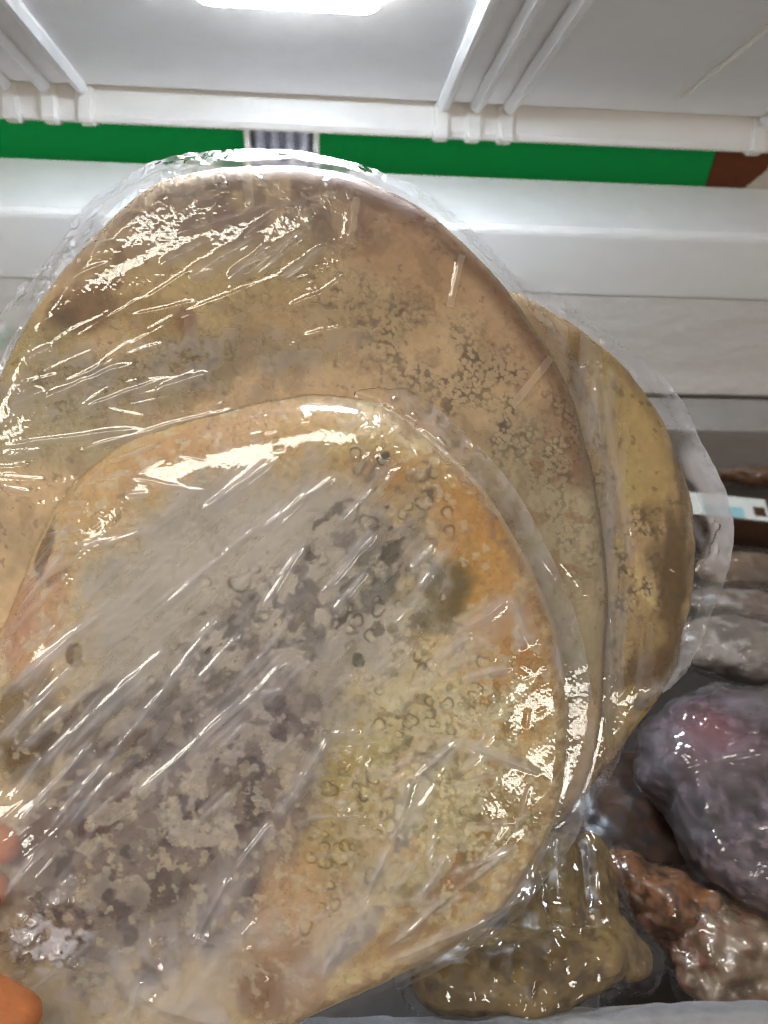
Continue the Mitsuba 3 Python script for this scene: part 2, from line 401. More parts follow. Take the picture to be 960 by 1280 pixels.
REAR = Outline([(480 + (a - 480) * 1.01, 640 + (b - 640) * 1.03) for a, b in [(300, 205), (205, 222), (115, 285), (45, 368), (-10, 470), (-50, 620), (-40, 800), (60, 960), (250, 1040), (480, 1080), (640, 1070), (725, 1010), (758, 900), (768, 780), (757, 650), (735, 540), (690, 432), (622, 345), (540, 268), (430, 215)]])
THIRD = Outline([(560, 345), (700, 385), (776, 442), (838, 522), (872, 608), (880, 700), (866, 802), (830, 888), (780, 955), (735, 1005), (600, 1030), (430, 950), (380, 700), (430, 440)])
D1, D2, D3 = .500, .530, .556


def soft_edge(x, y):
    return 26 + 120 * bearing(FRONT, x, y, -185, -72, 30)


def bearing(out, x, y, a0, a1, soft=8):
    a = np.degrees(np.arctan2(y - out.c[1], x - out.c[0])); m = (a0 + a1) / 2; a = np.mod(a - m + 180, 360) - 180
    return ss((a1 - a0) / 2 + soft, (a1 - a0) / 2 - soft, np.abs(a))


def base_front(x, y):
    dep = FRONT.depth(x, y)
    h = -9.0 * (1 - ss(150, 330, np.hypot((x - 330) / 1.0, (y - 830) / 1.15))) + 6 * (fb(x, y, 130, 2, 21) - .5)
    h = h + 3 * np.exp(-((x - 600) / 50) ** 2 - ((y - 700) / 90) ** 2) + 3 * np.exp(-((x - 645) / 45) ** 2 - ((y - 850) / 90) ** 2)
    return h, dep


CREASE = 1.15
U1, U2, U3 = D1 / FOC, D2 / FOC, D3 / FOC

# ---- front pack: the food
p1 = thing('frozen_food_pack', 'big round tan frozen food pack in clear frosty plastic, front of the leaning stack', 'food pack')
x, y, f, dep = grid(FRONT, 1.2)
h, _ = base_front(x, y); h = h + rounded(dep, soft_edge(x, y))
p = Paint(x, y, (178, 158, 124))
p.over((184, 146, 88), ss(20, 45, dep) * ss(170, 105, dep + 70 * (fb(x, y, 45, 3, 3) - .5)) * np.maximum(bearing(FRONT, x, y, -150, 50, 30), 0) * .75)
yel = ss(470, 620, x + .25 * (y - 900) - 30 * (fb(x, y, 60, 3, 2) - .5)); p.over((178, 152, 108), yel * .6)
for b in [(100, 615, 62, 52, 0, (186, 144, 92), .85), (190, 585, 60, 36, -15, (180, 140, 96), .7), (255, 552, 105, 34, -12, (180, 134, 86), .85), (375, 525, 58, 44, 0, (180, 138, 84), .85), (300, 500, 60, 22, 0, (180, 138, 96), .7),
          (440, 560, 44, 24, 10, (176, 150, 104), .8), (500, 595, 70, 22, 14, (178, 128, 66), .9), (548, 600, 40, 30, 30, (180, 138, 78), .8), (600, 690, 48, 92, -8, (192, 138, 62), .95), (585, 640, 44, 40, 0, (186, 130, 60), .8),
          (640, 790, 46, 80, -10, (184, 136, 78), .9), (655, 855, 44, 60, 0, (178, 124, 58), .9), (620, 870, 30, 26, 0, (176, 126, 60), .7), (560, 742, 30, 42, 20, (112, 94, 54), .95), (540, 770, 26, 22, 0, (122, 106, 70), .8),
          (600, 1040, 62, 44, -25, (154, 114, 60), .8), (560, 1092, 66, 26, -38, (162, 112, 66), .85), (630, 1000, 40, 40, 0, (160, 126, 70), .6), (520, 1160, 90, 18, -28, (150, 112, 74), .7),
          (438, 985, 40, 78, 22, (166, 142, 84), .9), (380, 1110, 50, 90, 25, (172, 142, 104), .7), (350, 1220, 60, 50, 20, (150, 116, 88), .7), (330, 1240, 30, 36, 0, (128, 92, 70), .6),
          (45, 770, 34, 80, 8, (168, 132, 100), .8), (30, 900, 46, 56, 30, (112, 88, 52), .85), (40, 940, 50, 26, -40, (104, 78, 50), .8), (5, 780, 26, 60, 0, (164, 122, 96), .8)]:
    p.blob(*b, relief=.0002)
grey = p.zone(300, 775, 235, 175, -32, .28, 3)
p.over((164, 156, 146), grey * .9)
p.patches((150, 142, 130), 60, .45, .62, .6, grey, 4)
low = p.zone(215, 1040, 250, 150, -38, .3, 6)
p.over((116, 102, 102), low * .85)
p.patches((88, 75, 76), 26, .48, .60, .75, low, 7)
diag = p.zone(330, 800, 240, 60, -38, .4, 8)
p.patches((112, 102, 98), 24, .47, .55, .85, diag, 9, -.0003)
p.patches((112, 104, 84), 22, .60, .66, .8, p.zone(470, 760, 130, 60, -38, .5, 10), 12)
for b in [(100, 905, 70, 22, -42, (96, 80, 70), .8), (120, 960, 60, 26, -42, (92, 74, 66), .8), (160, 940, 40, 20, -42, (104, 84, 70), .8), (60, 1030, 40, 22, -42, (104, 70, 56), .7), (130, 1020, 40, 16, -30, (110, 72, 60), .6), (200, 1110, 46, 28, -35, (92, 78, 76), .7), (40, 690, 12, 38, 14, (124, 100, 76), .95), (62, 725, 24, 7, -30, (136, 108, 82), .7), (480, 573, 8, 8, 0, (78, 78, 66), .95),
          (490, 690, 14, 18, 30, (100, 92, 76), .95), (447, 826, 9, 9, 0, (92, 86, 76), .9), (472, 788, 8, 9, 0, (98, 92, 80), .9), (470, 745, 36, 16, -45, (104, 98, 92), .8), (380, 735, 14, 9, -30, (110, 102, 96), .9), (92, 820, 12, 14, 0, (122, 98, 66), .9), (48, 848, 22, 12, -35, (130, 104, 62), .8), (180, 950, 24, 12, -30, (96, 84, 78), .8), (230, 890, 12, 7, -20, (108, 98, 90), .8), (440, 1175, 60, 14, -48, (132, 124, 118), .8), (520, 1010, 12, 60, 22, (126, 120, 112), .9), (545, 960, 9, 30, 25, (108, 98, 76), .8)]:
    p.blob(*b, rough=.7, soft=.2)
for b in [(440, 975, 36, 62, 24, (178, 150, 88), .85), (410, 1050, 30, 70, 26, (176, 146, 92), .8), (470, 930, 40, 26, 0, (172, 146, 84), .7), (360, 1130, 36, 70, 28, (178, 146, 108), .7)]: p.blob(*b, rough=.5, soft=.4)
p.patches((164, 152, 140), 34, .50, .55, .75, low * p.zone(230, 1020, 170, 90, -30, .5, 13), 14, .0004, 5)
p.patches((160, 150, 142), 16, .58, .62, .7, p.zone(330, 930, 190, 110, -35, .5, 15), 16, .0003, 5)
rf = p.zone(580, 1000, 150, 170, -20, .4, 17)
p.patches((178, 166, 132), 40, .49, .55, .7, rf, 18, .0004, 5); p.patches((186, 176, 148), 12, .58, .63, .7, rf, 19, .0003)
p.patches((120, 108, 72), 18, .60, .66, .6, np.maximum(rf, p.zone(520, 850, 80, 110, 0, .5, 20)), 21)
p.patches((184, 174, 146), 26, .53, .60, .5, p.zone(560, 900, 110, 90, 0, .5, 22), 23, .0003)
p.rings(42, p.zone(420, 690, 170, 90, -40, .4, 30), 3, 13, (92, 84, 72), (166, 156, 140), 1)
p.rings(30, p.zone(500, 860, 120, 110, 0, .4, 31), 2, 9, (108, 92, 62), (186, 174, 142), 2)
p.rings(30, p.zone(430, 1060, 50, 90, 20, .4, 32), 3, 11, (112, 88, 46), (186, 166, 110), 3)
p.rings(28, p.zone(250, 1010, 200, 120, -35, .4, 33), 3, 7, (104, 94, 92), (172, 162, 152), 4)
p.rings(26, p.zone(280, 780, 190, 60, -38, .4, 34), 3, 8, (122, 114, 104), (176, 168, 152), 5)
p.froth(5.5, p.zone(600, 980, 110, 150, 0, .5, 35) * ss(.45, .6, fb(x, y, 30, 3, 36)), (192, 182, 152), (140, 122, 80), 6, .6)
mid = p.zone(330, 830, 330, 330, 0, .4, 46)
p.patches((104, 94, 84), 9, .64, .70, .75, mid * (1 - .75 * grey) * .6, 47); p.patches((112, 100, 82), 5, .68, .76, .45, 1 - .7 * grey, 48); p.patches((128, 112, 86), 60, .54, .64, .25, 1 - .8 * grey, 49)
p.patches((92, 82, 72), 14, .66, .70, .8, p.zone(380, 740, 220, 90, -40, .5, 50), 51, 0, 4, (-42, 1.6))
p.patches((176, 164, 140), 13, .60, .66, .5, 1 - .7 * grey, 52, .0002, 5)
p.c *= (1 + (.34 - .16 * grey) * (fb(x, y, 7, 4, 53) - .5))[:, None]
crust = ss(34, 20, dep + 16 * (fb(x, y, 14, 3, 40) - .5)) * ss(2, 12, dep)
p.over((140, 112, 90), crust * .55 * ss(.4, .6, fb(x, y, 12, 3, 41)))
p.over((178, 160, 136), ss(12, 2, dep) * .8)
v = pack(x, y, h * U1 + np.clip(p.h, -.0005, .0006) + .0009 * (fb(x, y, 6, 3, 44) - .5), D1); f = oriented(v, f)
v, f, col = skirt(v, f, p.c, .026)
put(p1 + '__food', trimesh.Trimesh(v, f, process=False), 'food', smooth=True, color=col)

# ---- front pack: the bag
creases = [(244, 645, 345, 570, 5, 3.2), (262, 632, 352, 570, 2.5, 1.7), (200, 762, 328, 652, 2.6, 1.6), (315, 668, 428, 590, 3.2, 2.4), (322, 768, 388, 668, 2.6, 1.6), (392, 752, 480, 658, 2.4, 1.7), (410, 770, 466, 708, 2.2, 1.5), (510, 716, 546, 678, 3.0, 2.2), (525, 735, 540, 715, 2.2, 1.5),
           (10, 862, 145, 752, 2.6, 1.6), (140, 868, 212, 808, 2.8, 1.6), (198, 868, 276, 768, 2.6, 1.6), (236, 862, 306, 786, 2.6, 1.6), (165, 1000, 300, 882, 5, 3.0), (255, 925, 370, 818, 4, 2.6), (235, 945, 330, 860, 2.2, 1.4), (270, 940, 310, 902, 2.0, 1.4), (320, 870, 356, 862, 2.5, 1.6),
           (52, 962, 110, 896, 3, 2.0), (98, 908, 180, 838, 4, 2.0), (28, 1026, 122, 920, 2.6, 2.2), (60, 1040, 138, 944, 2.6, 2.2), (120, 970, 212, 855, 2.6, 1.8), (82, 1036, 148, 958, 2.6, 2.0), (8, 1118, 70, 1052, 2.8, 2.0), (15, 1000, 60, 940, 3, 2), (20, 940, 90, 872, 2.4, 1.6), (0, 930, 80, 850, 2.4, 1.5),
           (30, 1244, 80, 1205, 2.2, 1.8), (76, 1208, 120, 1172, 2.2, 1.8), (75, 1108, 95, 1090, 3.5, 2.4), (418, 912, 340, 1032, 3, 3.2), (345, 1024, 286, 1096, 3, 3.2), (292, 1088, 236, 1188, 3.4, 3.0), (412, 918, 452, 914, 3, 2), (576, 922, 512, 980, 3, 3), (518, 970, 486, 1058, 3, 3.2), (492, 1045, 440, 1160, 3, 2.6), (440, 1150, 396, 1230, 4, 2.4),
           (570, 924, 678, 968, 2.4, 1.8), (555, 1092, 640, 1060, 2.6, 2), (476, 1190, 570, 1110, 3, 2.4), (560, 1120, 650, 1050, 2.4, 1.6), (470, 1206, 640, 1136, 3, 2.4), (520, 1130, 560, 1060, 3, 2), (632, 738, 668, 806, 4, 3.0), (642, 780, 655, 812, 3, 2), (560, 800, 640, 742, 5, 2.6), (545, 830, 590, 790, 3, 1.8), (575, 850, 640, 830, 2.4, 1.4), (690, 800, 708, 860, 2.4, 1.6),
           (470, 600, 420, 660, 2, .9), (150, 1230, 300, 1290, 8, 3), (120, 1190, 220, 1240, 10, -3), (200, 1290, 330, 1120, 12, 3)]
N_MAIN = len(creases)
creases += crush(490, 545, 46, 44, 1, (10, 34), (1.5, 3.5), (.5, 1.1)) + crush(575, 575, 34, 22, 2, (10, 30), ang=-55) + crush(440, 962, 26, 14, 3) + crush(450, 1018, 28, 16, 4, ang=45) + crush(60, 1160, 50, 46, 5, (14, 46), (2.5, 6), (.5, 1.1)) + crush(648, 860, 50, 14, 6, (10, 26), (1.4, 2.6), (.15, .4)) + crush(350, 540, 50, 10, 7, (10, 24), (1.4, 2.4), ang=5, spread=12) + crush(100, 645, 40, 16, 8, (8, 26), (1.4, 2.4), ang=10)
N_FAN = -len(creases)
creases += fan(60, (20, 680, 330, 1040), 42, 4, (50, 170), (1.3, 2.6), (.15, .4), 11) + fan(30, (300, 580, 560, 860), 48, 6, (40, 120), (1.3, 2.4), (.12, .35), 12) + fan(26, (-20, 850, 130, 1080), 48, 8, (30, 90), (1.4, 2.6), (.3, .6), 13) + fan(40, (380, 930, 660, 1200), 35, 22, (20, 80), (1.3, 2.5), (.2, .5), 14) + fan(24, (20, 560, 260, 680), 12, 14, (20, 90), (1.3, 2.5), (.2, .5), 15) + fan(20, (150, 1120, 400, 1300), 40, 30, (40, 120), (3, 7), (.2, .5), 16)

N_FAN += len(creases)


def bag_front(x, y):
    h, dep = base_front(x, y)
    out = np.minimum(dep, 0)
    hb = h + rounded(np.maximum(dep, 8), soft_edge(x, y)) + .6 * out - 16 * ss(0, -30, out) * 0 + 3.0
    return hb, dep


x, y, f, bd = grid(FRONT_BAG, 1.15)
hb, dep = bag_front(x, y)
t = math.radians(-42); xr, yr = (x * math.cos(t) + y * math.sin(t)) / 5, -x * math.sin(t) + y * math.cos(t)
hb = hb + 1.4 * (fb(xr, yr, 22, 2, 50) - .5) + CREASE * seg_height(x, y, creases) + 24 * np.exp(-((x - 4) / 56) ** 4 - ((y - 1066) / 62) ** 4)
for (ax, ay, bx, by, a, far) in ((422, 906, 205, 1250, 4, 90), (578, 920, 425, 1190, 3.4, 60), (476, 1192, 652, 1048, 4, 40), (560, 1122, 690, 985, 3, 50)):
    L = math.hypot(bx - ax, by - ay); tt = ((x - ax) * (bx - ax) + (y - ay) * (by - ay)) / L ** 2; q = ((x - ax) * -(by - ay) + (y - ay) * (bx - ax)) / L * -1 + 14 * (fb(tt * 4, tt * 0 + ax, 1, 3, 7) - .5)
    hb = hb + a * ss(-5, 5, q) * np.exp(-np.maximum(q, 0) / far) * ss(-.02, .1, tt) * ss(1.05, .9, tt)
hb = hb + .16 * fb(x, y, 2.6, 1, 70)
edge = ss(30, 0, bd); hb = hb + edge * 5 * (fb(x, y, 12, 3, 52) - .5)
hb = np.maximum(hb, np.where(dep > 0, base_front(x, y)[0] + rounded(np.maximum(dep, 0), soft_edge(x, y)) + 1.6, -99))
v = pack(x, y, hb * U1 + .0, D1); f = oriented(v, f)
put(p1 + '__bag', trimesh.Trimesh(v, f, process=False), 'film', smooth=True)


def zone(x, y, cx, cy, rx, ry, ang=0, soft=.5, seed=1, rough=.6):
    t = math.radians(ang); dx, dy = x - cx, y - cy
    q = np.hypot((dx * math.cos(t) + dy * math.sin(t)) / rx, (-dx * math.sin(t) + dy * math.cos(t)) / ry) + rough * (fb(x, y, 28, 3, seed) - .5)
    return 1 - ss(1 - soft, 1 + soft, q)


def frost_glare_on(key, x, y, v, f, dens):
    """Rime and painted film glare on the inside of a bag's film, as dense as dens from 0 to 1."""
    dens = np.where(dens < .03, 0, dens); keep = dens[f].max(1) > 0; f = f[keep]; used = np.unique(f); new = np.full(len(v), -1); new[used] = np.arange(len(used))
    put(key, trimesh.Trimesh(v[used] - .00025 * PN, new[f], process=False), 'rime_glare', smooth=True, uv=np.c_[dens[used], dens[used] * 0])


n3 = fb(x, y, 16, 4, 55); n4 = fb(xr, yr, 14, 3, 56)
dens = bearing(FRONT_BAG, x, y, -75, 64) * ss(20 + 70 * fb(x, y, 50, 2, 65), 4, bd) * (.05 + .22 * ss(.35, .65, n3))
dens = np.maximum(dens, zone(x, y, 200, 1220, 190, 60, -22, .7, 57) * (.10 + .26 * ss(.35, .65, n3)))
dens = np.maximum(dens, zone(x, y, 420, 1170, 100, 26, -52, .8, 58) * (.12 + .35 * n3)); dens = np.maximum(dens, zone(x, y, 262, 1140, 80, 22, -60, .8, 59) * (.1 + .35 * n3))
dens = np.maximum(dens, zone(x, y, 522, 1000, 12, 60, 22, .7, 60) * .22)  # grey reflection on the film fold, painted as a milky strip
dens = np.maximum(dens, zone(x, y, 240, 800, 330, 150, -42, .6, 61) * (.13 * ss(.46, .66, n4)))
dens = np.maximum(dens, zone(x, y, 590, 800, 60, 18, -40, .9, 62) * .22)
dens = np.maximum(dens, zone(x, y, 10, 1060, 70, 70, 0, .5, 64) * .18); dens = np.maximum(dens, zone(x, y, 62, 1165, 46, 52, -20, .5, 69) * .75 * ss(.42, .62, fb(x, y, 17, 3, 71)))  # the patch at lower left is film glare painted white
white = seg_height(x, y, [(a, b, c, d, 2.0 * w, 1.0) for a, b, c, d, w, h_ in creases[:N_MAIN]]) + .5 * seg_height(x, y, [(a, b, c, d, 1.6 * w, 1.0) for a, b, c, d, w, h_ in creases[-N_FAN:-20]])
dens = np.maximum(dens, .36 * np.clip(white, 0, 1) * (.5 + n4))  # soft glare along the creases, painted as whitish streaks
frost_glare_on(p1 + '__frost', x, y, v, f, dens)  # one sheet holds the frost and the painted glare

# ---- rear pack: two slabs in one bag
p2 = thing('frozen_food_pack', 'larger round frozen food pack in loose clear plastic, behind the front one in the stack', 'food pack')


def base_rear(x, y):
    dep = REAR.depth(x, y)
    return 6 * (fb(x, y, 130, 2, 71) - .5) - 10 * ss(200, 480, np.hypot(x - 360, y - 620)) - 8 * ss(520, 780, x), dep


x, y, f, dep = grid(REAR, 1.5)
h, _ = base_rear(x, y); h = h + rounded(dep, 34)
p = Paint(x, y, (186, 160, 126))
p.patches((158, 138, 110), 70, .42, .6, .7, None, 1)
for b in [(230, 375, 150, 58, -8, (192, 158, 104), .95), (330, 345, 90, 60, -20, (178, 146, 96), .7), (200, 400, 60, 26, 20, (166, 128, 74), .8), (140, 330, 40, 30, 0, (176, 146, 104), .7), (420, 400, 120, 40, 0, (170, 144, 106), .7), (510, 320, 90, 46, 38, (172, 138, 104), .8), (640, 440, 60, 40, 50, (172, 144, 110), .8),
          (105, 385, 46, 30, -20, (124, 90, 60), .8), (70, 410, 30, 20, -40, (108, 84, 58), .8), (148, 328, 8, 24, 0, (136, 106, 68), .9), (135, 352, 16, 8, 20, (128, 96, 60), .8), (40, 440, 60, 40, 0, (172, 146, 92), .8), (20, 480, 30, 30, 0, (180, 148, 80), .7), (232, 402, 14, 16, 0, (142, 104, 72), .9),
          (140, 480, 170, 36, -8, (148, 134, 106), .85), (60, 540, 120, 50, 0, (158, 146, 116), .85), (300, 440, 120, 26, 0, (150, 134, 106), .7), (690, 720, 56, 190, -4, (158, 146, 118), .9), (640, 620, 50, 80, -30, (154, 140, 114), .7), (745, 640, 22, 120, -5, (164, 152, 126), .8), (715, 590, 18, 30, -30, (136, 104, 82), .7), (700, 520, 30, 20, 40, (146, 116, 90), .7)]:
    p.blob(*b, relief=.0002)
top = p.zone(300, 255, 250, 46, 4, .4, 4)
p.patches((134, 106, 86), 26, .46, .56, .75, top, 5); p.patches((160, 140, 120), 14, .52, .6, .6, top, 6, .0003)
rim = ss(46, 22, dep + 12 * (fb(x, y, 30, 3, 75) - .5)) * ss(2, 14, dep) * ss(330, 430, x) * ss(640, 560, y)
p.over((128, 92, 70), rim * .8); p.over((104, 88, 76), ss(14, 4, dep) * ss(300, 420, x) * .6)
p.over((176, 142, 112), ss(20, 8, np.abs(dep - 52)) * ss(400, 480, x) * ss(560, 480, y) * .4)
p.c *= (.86 + .28 * fb(x, y, 7, 4, 84))[:, None]
p.patches((112, 92, 74), 8, .66, .73, .5, None, 15); p.patches((132, 106, 78), 34, .58, .66, .35, None, 16)
sp = p.zone(590, 478, 160, 58, 34, .5, 7)
p.froth(5.2, sp * ss(.36, .52, fb(x, y, 40, 3, 76)), (164, 144, 116), (74, 62, 48), 8, .95)
p.froth(6.0, p.zone(420, 370, 130, 40, 12, .5, 8) * .7 * ss(.40, .55, fb(x, y, 34, 3, 77)), (164, 142, 112), (96, 80, 60), 9, .8)
p.froth(4.6, np.maximum(p.zone(180, 475, 200, 46, -6, .5, 9), p.zone(700, 600, 50, 110, -10, .5, 9)) * .8 * ss(.42, .56, fb(x, y, 30, 3, 78)), (154, 138, 110), (84, 72, 54), 10, .8)
p.froth(6.0, p.zone(280, 250, 260, 40, 0, .5, 10) * .6 * ss(.42, .56, fb(x, y, 34, 3, 79)), (160, 138, 116), (90, 70, 56), 11, .8)
p.patches((140, 112, 84), 22, .60, .68, .7, p.zone(700, 640, 60, 120, 0, .5, 11), 12)
p.froth(5, .35 * ss(.5, .62, fb(x, y, 50, 3, 80)), (182, 160, 126), (140, 116, 86), 12, .6)
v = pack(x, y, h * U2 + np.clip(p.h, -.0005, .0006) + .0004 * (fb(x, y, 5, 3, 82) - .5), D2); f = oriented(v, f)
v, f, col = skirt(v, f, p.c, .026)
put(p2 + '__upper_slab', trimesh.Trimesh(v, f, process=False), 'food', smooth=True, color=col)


def base_third(x, y):
    dep = THIRD.depth(x, y)
    return 6 * (fb(x, y, 80, 2, 91) - .5) - 8 * ss(720, 880, x), dep


x, y, f, dep = grid(THIRD, 1.5, (640, 300, 900, 1100))
h, _ = base_third(x, y); h = h + rounded(dep, 36)
p = Paint(x, y, (162, 136, 100))
third_marks = [(735, 440, 30, 26, 40, (132, 106, 66), .8), (760, 500, 26, 70, -12, (172, 142, 86), .8), (808, 560, 28, 80, -10, (180, 144, 84), .9), (790, 600, 20, 40, 0, (176, 146, 84), .8), (836, 700, 26, 30, 0, (118, 96, 56), .8), (842, 740, 22, 36, 0, (112, 84, 44), .9), (830, 800, 34, 40, 10, (124, 94, 52), .85), (812, 836, 40, 26, -30, (112, 80, 40), .8), (800, 790, 30, 40, 0, (164, 132, 84), .6), (780, 900, 40, 40, 0, (160, 134, 84), .7), (800, 880, 14, 10, 0, (110, 86, 46), .8), (770, 880, 12, 16, 0, (170, 140, 84), .7), (856, 600, 8, 90, -6, (124, 108, 86), .6), (720, 470, 10, 40, -10, (124, 96, 58), .7), (850, 690, 16, 60, 0, (120, 92, 50), .7)]
p.froth(4.6, p.zone(770, 700, 70, 200, -6, .4, 3) * ss(.38, .52, fb(x, y, 26, 3, 93)), (166, 150, 118), (84, 70, 48), 3, .95)
p.froth(5, p.zone(780, 900, 60, 120, 20, .4, 4) * .7 * ss(.4, .55, fb(x, y, 26, 3, 94)), (170, 148, 104), (92, 72, 42), 4, .9)
p.patches((104, 82, 46), 14, .60, .67, .7, p.zone(800, 850, 70, 90, 0, .4, 5), 6, 0, 4, (-25, 2.5))
p.patches((112, 86, 48), 22, .54, .62, .65, p.zone(805, 660, 70, 240, -6, .5, 31), 32, 0, 4, (82, 3.5)); p.patches((198, 166, 104), 20, .56, .64, .6, p.zone(800, 620, 70, 240, -6, .5, 33), 34, 0, 4, (80, 3.0))
for b in third_marks: p.blob(*b[:5], tuple(np.array(b[5]) * (.88 if b[5][0] < 130 else 1.0)), b[6], relief=.0002)
p.patches((96, 78, 50), 9, .64, .72, .5, None, 7); p.c *= (.8 + .4 * fb(x, y, 7, 4, 95))[:, None]
v = pack(x, y, h * U3 + np.clip(p.h, -.0005, .0006), D3); f = oriented(v, f)
v, f, col = skirt(v, f, p.c, .024)
put(p2 + '__lower_slab', trimesh.Trimesh(v, f, process=False), 'food', smooth=True, color=col)

# the bag round both: two sheets of one mesh's kind, over the upper and over the lower slab
REAR_BAG_PTS = [(305, 184), (240, 186), (190, 196), (150, 218), (92, 250), (78, 275), (60, 310), (22, 350), (-20, 400), (-80, 600), (-70, 830), (40, 1000), (250, 1070), (480, 1110), (640, 1100), (740, 1030), (775, 900), (785, 780), (776, 650), (756, 540), (712, 432), (640, 340), (556, 258), (430, 202)]
REAR_BAG = Outline([(480 + (a - 480) * 1.03, 640 + (b - 640) * 1.035) for a, b in REAR_BAG_PTS])
LOW_BAG = Outline([(560, 278), (625, 320), (690, 358), (764, 412), (842, 468), (884, 530), (918, 598), (935, 646), (926, 718), (894, 793), (842, 868), (790, 925), (765, 985), (732, 1022), (660, 1050), (500, 1000), (420, 720), (450, 430)])
cr2 = [(218, 292, 352, 254, 2.6, 1.9), (232, 348, 332, 294, 5, 3.2), (196, 332, 266, 300, 4, 2.6), (282, 352, 345, 308, 5, 3.2), (296, 342, 392, 290, 3.5, 2.6), (312, 348, 388, 286, 2.6, 2), (348, 352, 410, 308, 3.4, 2.6), (235, 348, 275, 336, 3, 2), (300, 300, 350, 262, 2.4, 1.5),
       (30, 452, 68, 434, 4, 2.8), (48, 502, 168, 455, 4, 2.6), (100, 512, 212, 474, 3, 2.0), (190, 488, 268, 468, 4.5, 2.8), (0, 558, 188, 536, 3, 2.2), (88, 566, 312, 506, 2.6, 1.6), (8, 506, 60, 490, 5, 3), (0, 570, 60, 562, 4, 2), (0, 606, 40, 616, 2.6, 1.6), (160, 250, 176, 230, 3, 2), (110, 320, 130, 290, 3, 2),
       (442, 250, 436, 302, 4, 2.2), (577, 318, 562, 384, 4, 2.2), (690, 446, 640, 506, 4, 2.0), (306, 190, 312, 262, 5, 2.2)]
cr2 += crush(90, 290, 40, 30, 21, (12, 40), (2, 5), (.5, 1.1)) + crush(30, 340, 36, 24, 22, (12, 36), (2, 5), (.5, 1.1)) + crush(230, 195, 60, 40, 23, (10, 36), (2, 4), (.4, 1.0), 5, 25) + crush(360, 200, 70, 30, 24, (12, 40), (2, 4), (.3, .9), -10, 20) + crush(160, 215, 40, 24, 25, (10, 36), (2, 4), (.4, 1)) + fan(40, (20, 300, 420, 520), 22, 8, (40, 130), (1.5, 3), (.15, .4), 26) + fan(30, (420, 260, 760, 760), -62, 14, (30, 120), (1.5, 3), (.1, .3), 27) + fan(20, (0, 500, 300, 640), 10, 7, (40, 140), (1.5, 3), (.2, .45), 28)


def bag_rear(x, y):
    h, dep = base_rear(x, y); return h + rounded(np.maximum(dep, 8), 34) + .8 * np.minimum(dep, 0) + 3.5, dep


def film_sheet(key, out, fn, base, e, d, u, segs, step, seed, dens, lim=None, mat='film', main=0):
    x, y, f, bd = grid(out, step, lim)
    hb, dep = fn(x, y)
    t = math.radians(-28); xr, yr = (x * math.cos(t) + y * math.sin(t)) / 4, -x * math.sin(t) + y * math.cos(t)
    hb = hb + .18 * fb(x, y, 3.0, 1, 70) + 1.4 * (fb(xr, yr, 26, 2, seed) - .5) + CREASE * seg_height(x, y, segs) + ss(34, 0, bd) * 7 * (fb(x, y, 13, 3, seed + 1) - .5)
    hb = np.maximum(hb, np.where(dep > 0, base(x, y)[0] + rounded(np.maximum(dep, 0), e) + 1.6, -199))
    v = pack(x, y, hb * u, d); f = oriented(v, f)
    put(key, trimesh.Trimesh(v, f, process=False), mat, smooth=True)
    white = .20 * np.clip(seg_height(x, y, [(a, b, c, d, 1.5 * w, 1.0) for a, b, c, d, w, h_ in segs[:main]]), 0, 1) * (.5 + fb(xr, yr, 14, 3, 56))  # painted glare that follows the main creases
    frost_glare_on(key.rsplit('__', 1)[0] + '__frost', x, y, v, f, np.maximum(white, dens(x, y, bd, fb(x, y, 16, 4, seed + 2))))  # frost and painted crease glare share this sheet


film_sheet(p2 + '__bag', REAR_BAG, bag_rear, base_rear, 34, D2, U2, cr2, 1.4, 101,
           lambda x, y, bd, n: np.maximum(np.maximum(bearing(REAR_BAG, x, y, -166, -60) * ss(60, 6, bd) * (.2 + .55 * ss(.35, .7, n)), bearing(REAR_BAG, x, y, -60, 10) * ss(26, 4, bd) * .34 * n), zone(x, y, 150, 470, 260, 60, -10, .5, 63) * .2 * ss(.45, .65, n) + zone(x, y, 260, 260, 260, 60, -8, .8, 66) * (.06 + .12 * n)), main=20)


def bag_third(x, y):
    h, dep = base_third(x, y); return h + rounded(np.maximum(dep, 8), 36) + .55 * np.minimum(dep, 0) + 3.5, dep


cr3 = [(742, 466, 752, 580, 3, 3.0), (752, 462, 772, 600, 2.6, 2.2), (764, 560, 790, 720, 4, -3), (728, 455, 738, 475, 4, 3), (735, 700, 760, 940, 3, 2.4), (752, 700, 772, 880, 3, 2), (860, 640, 900, 700, 4, 3), (880, 700, 892, 660, 3, 2.4), (872, 760, 885, 700, 3, 2.4), (850, 560, 866, 640, 4, 2), (700, 380, 740, 430, 4, 2.5), (640, 345, 680, 375, 4, 2.4)]
cr3 += fan(24, (725, 640, 880, 960), 62, 9, (40, 130), (1.8, 3.4), (.2, .5), 31) + crush(885, 690, 34, 22, 32, (14, 50), (2, 4), (.4, .9), 70, 18) + fan(16, (600, 300, 740, 420), -40, 10, (30, 90), (2, 4), (.2, .6), 33) + crush(745, 980, 40, 34, 34, (12, 36), (2, 5), (.5, 1.1)) + crush(750, 450, 24, 12, 35, (8, 24), (1.5, 3), (.4, .9))
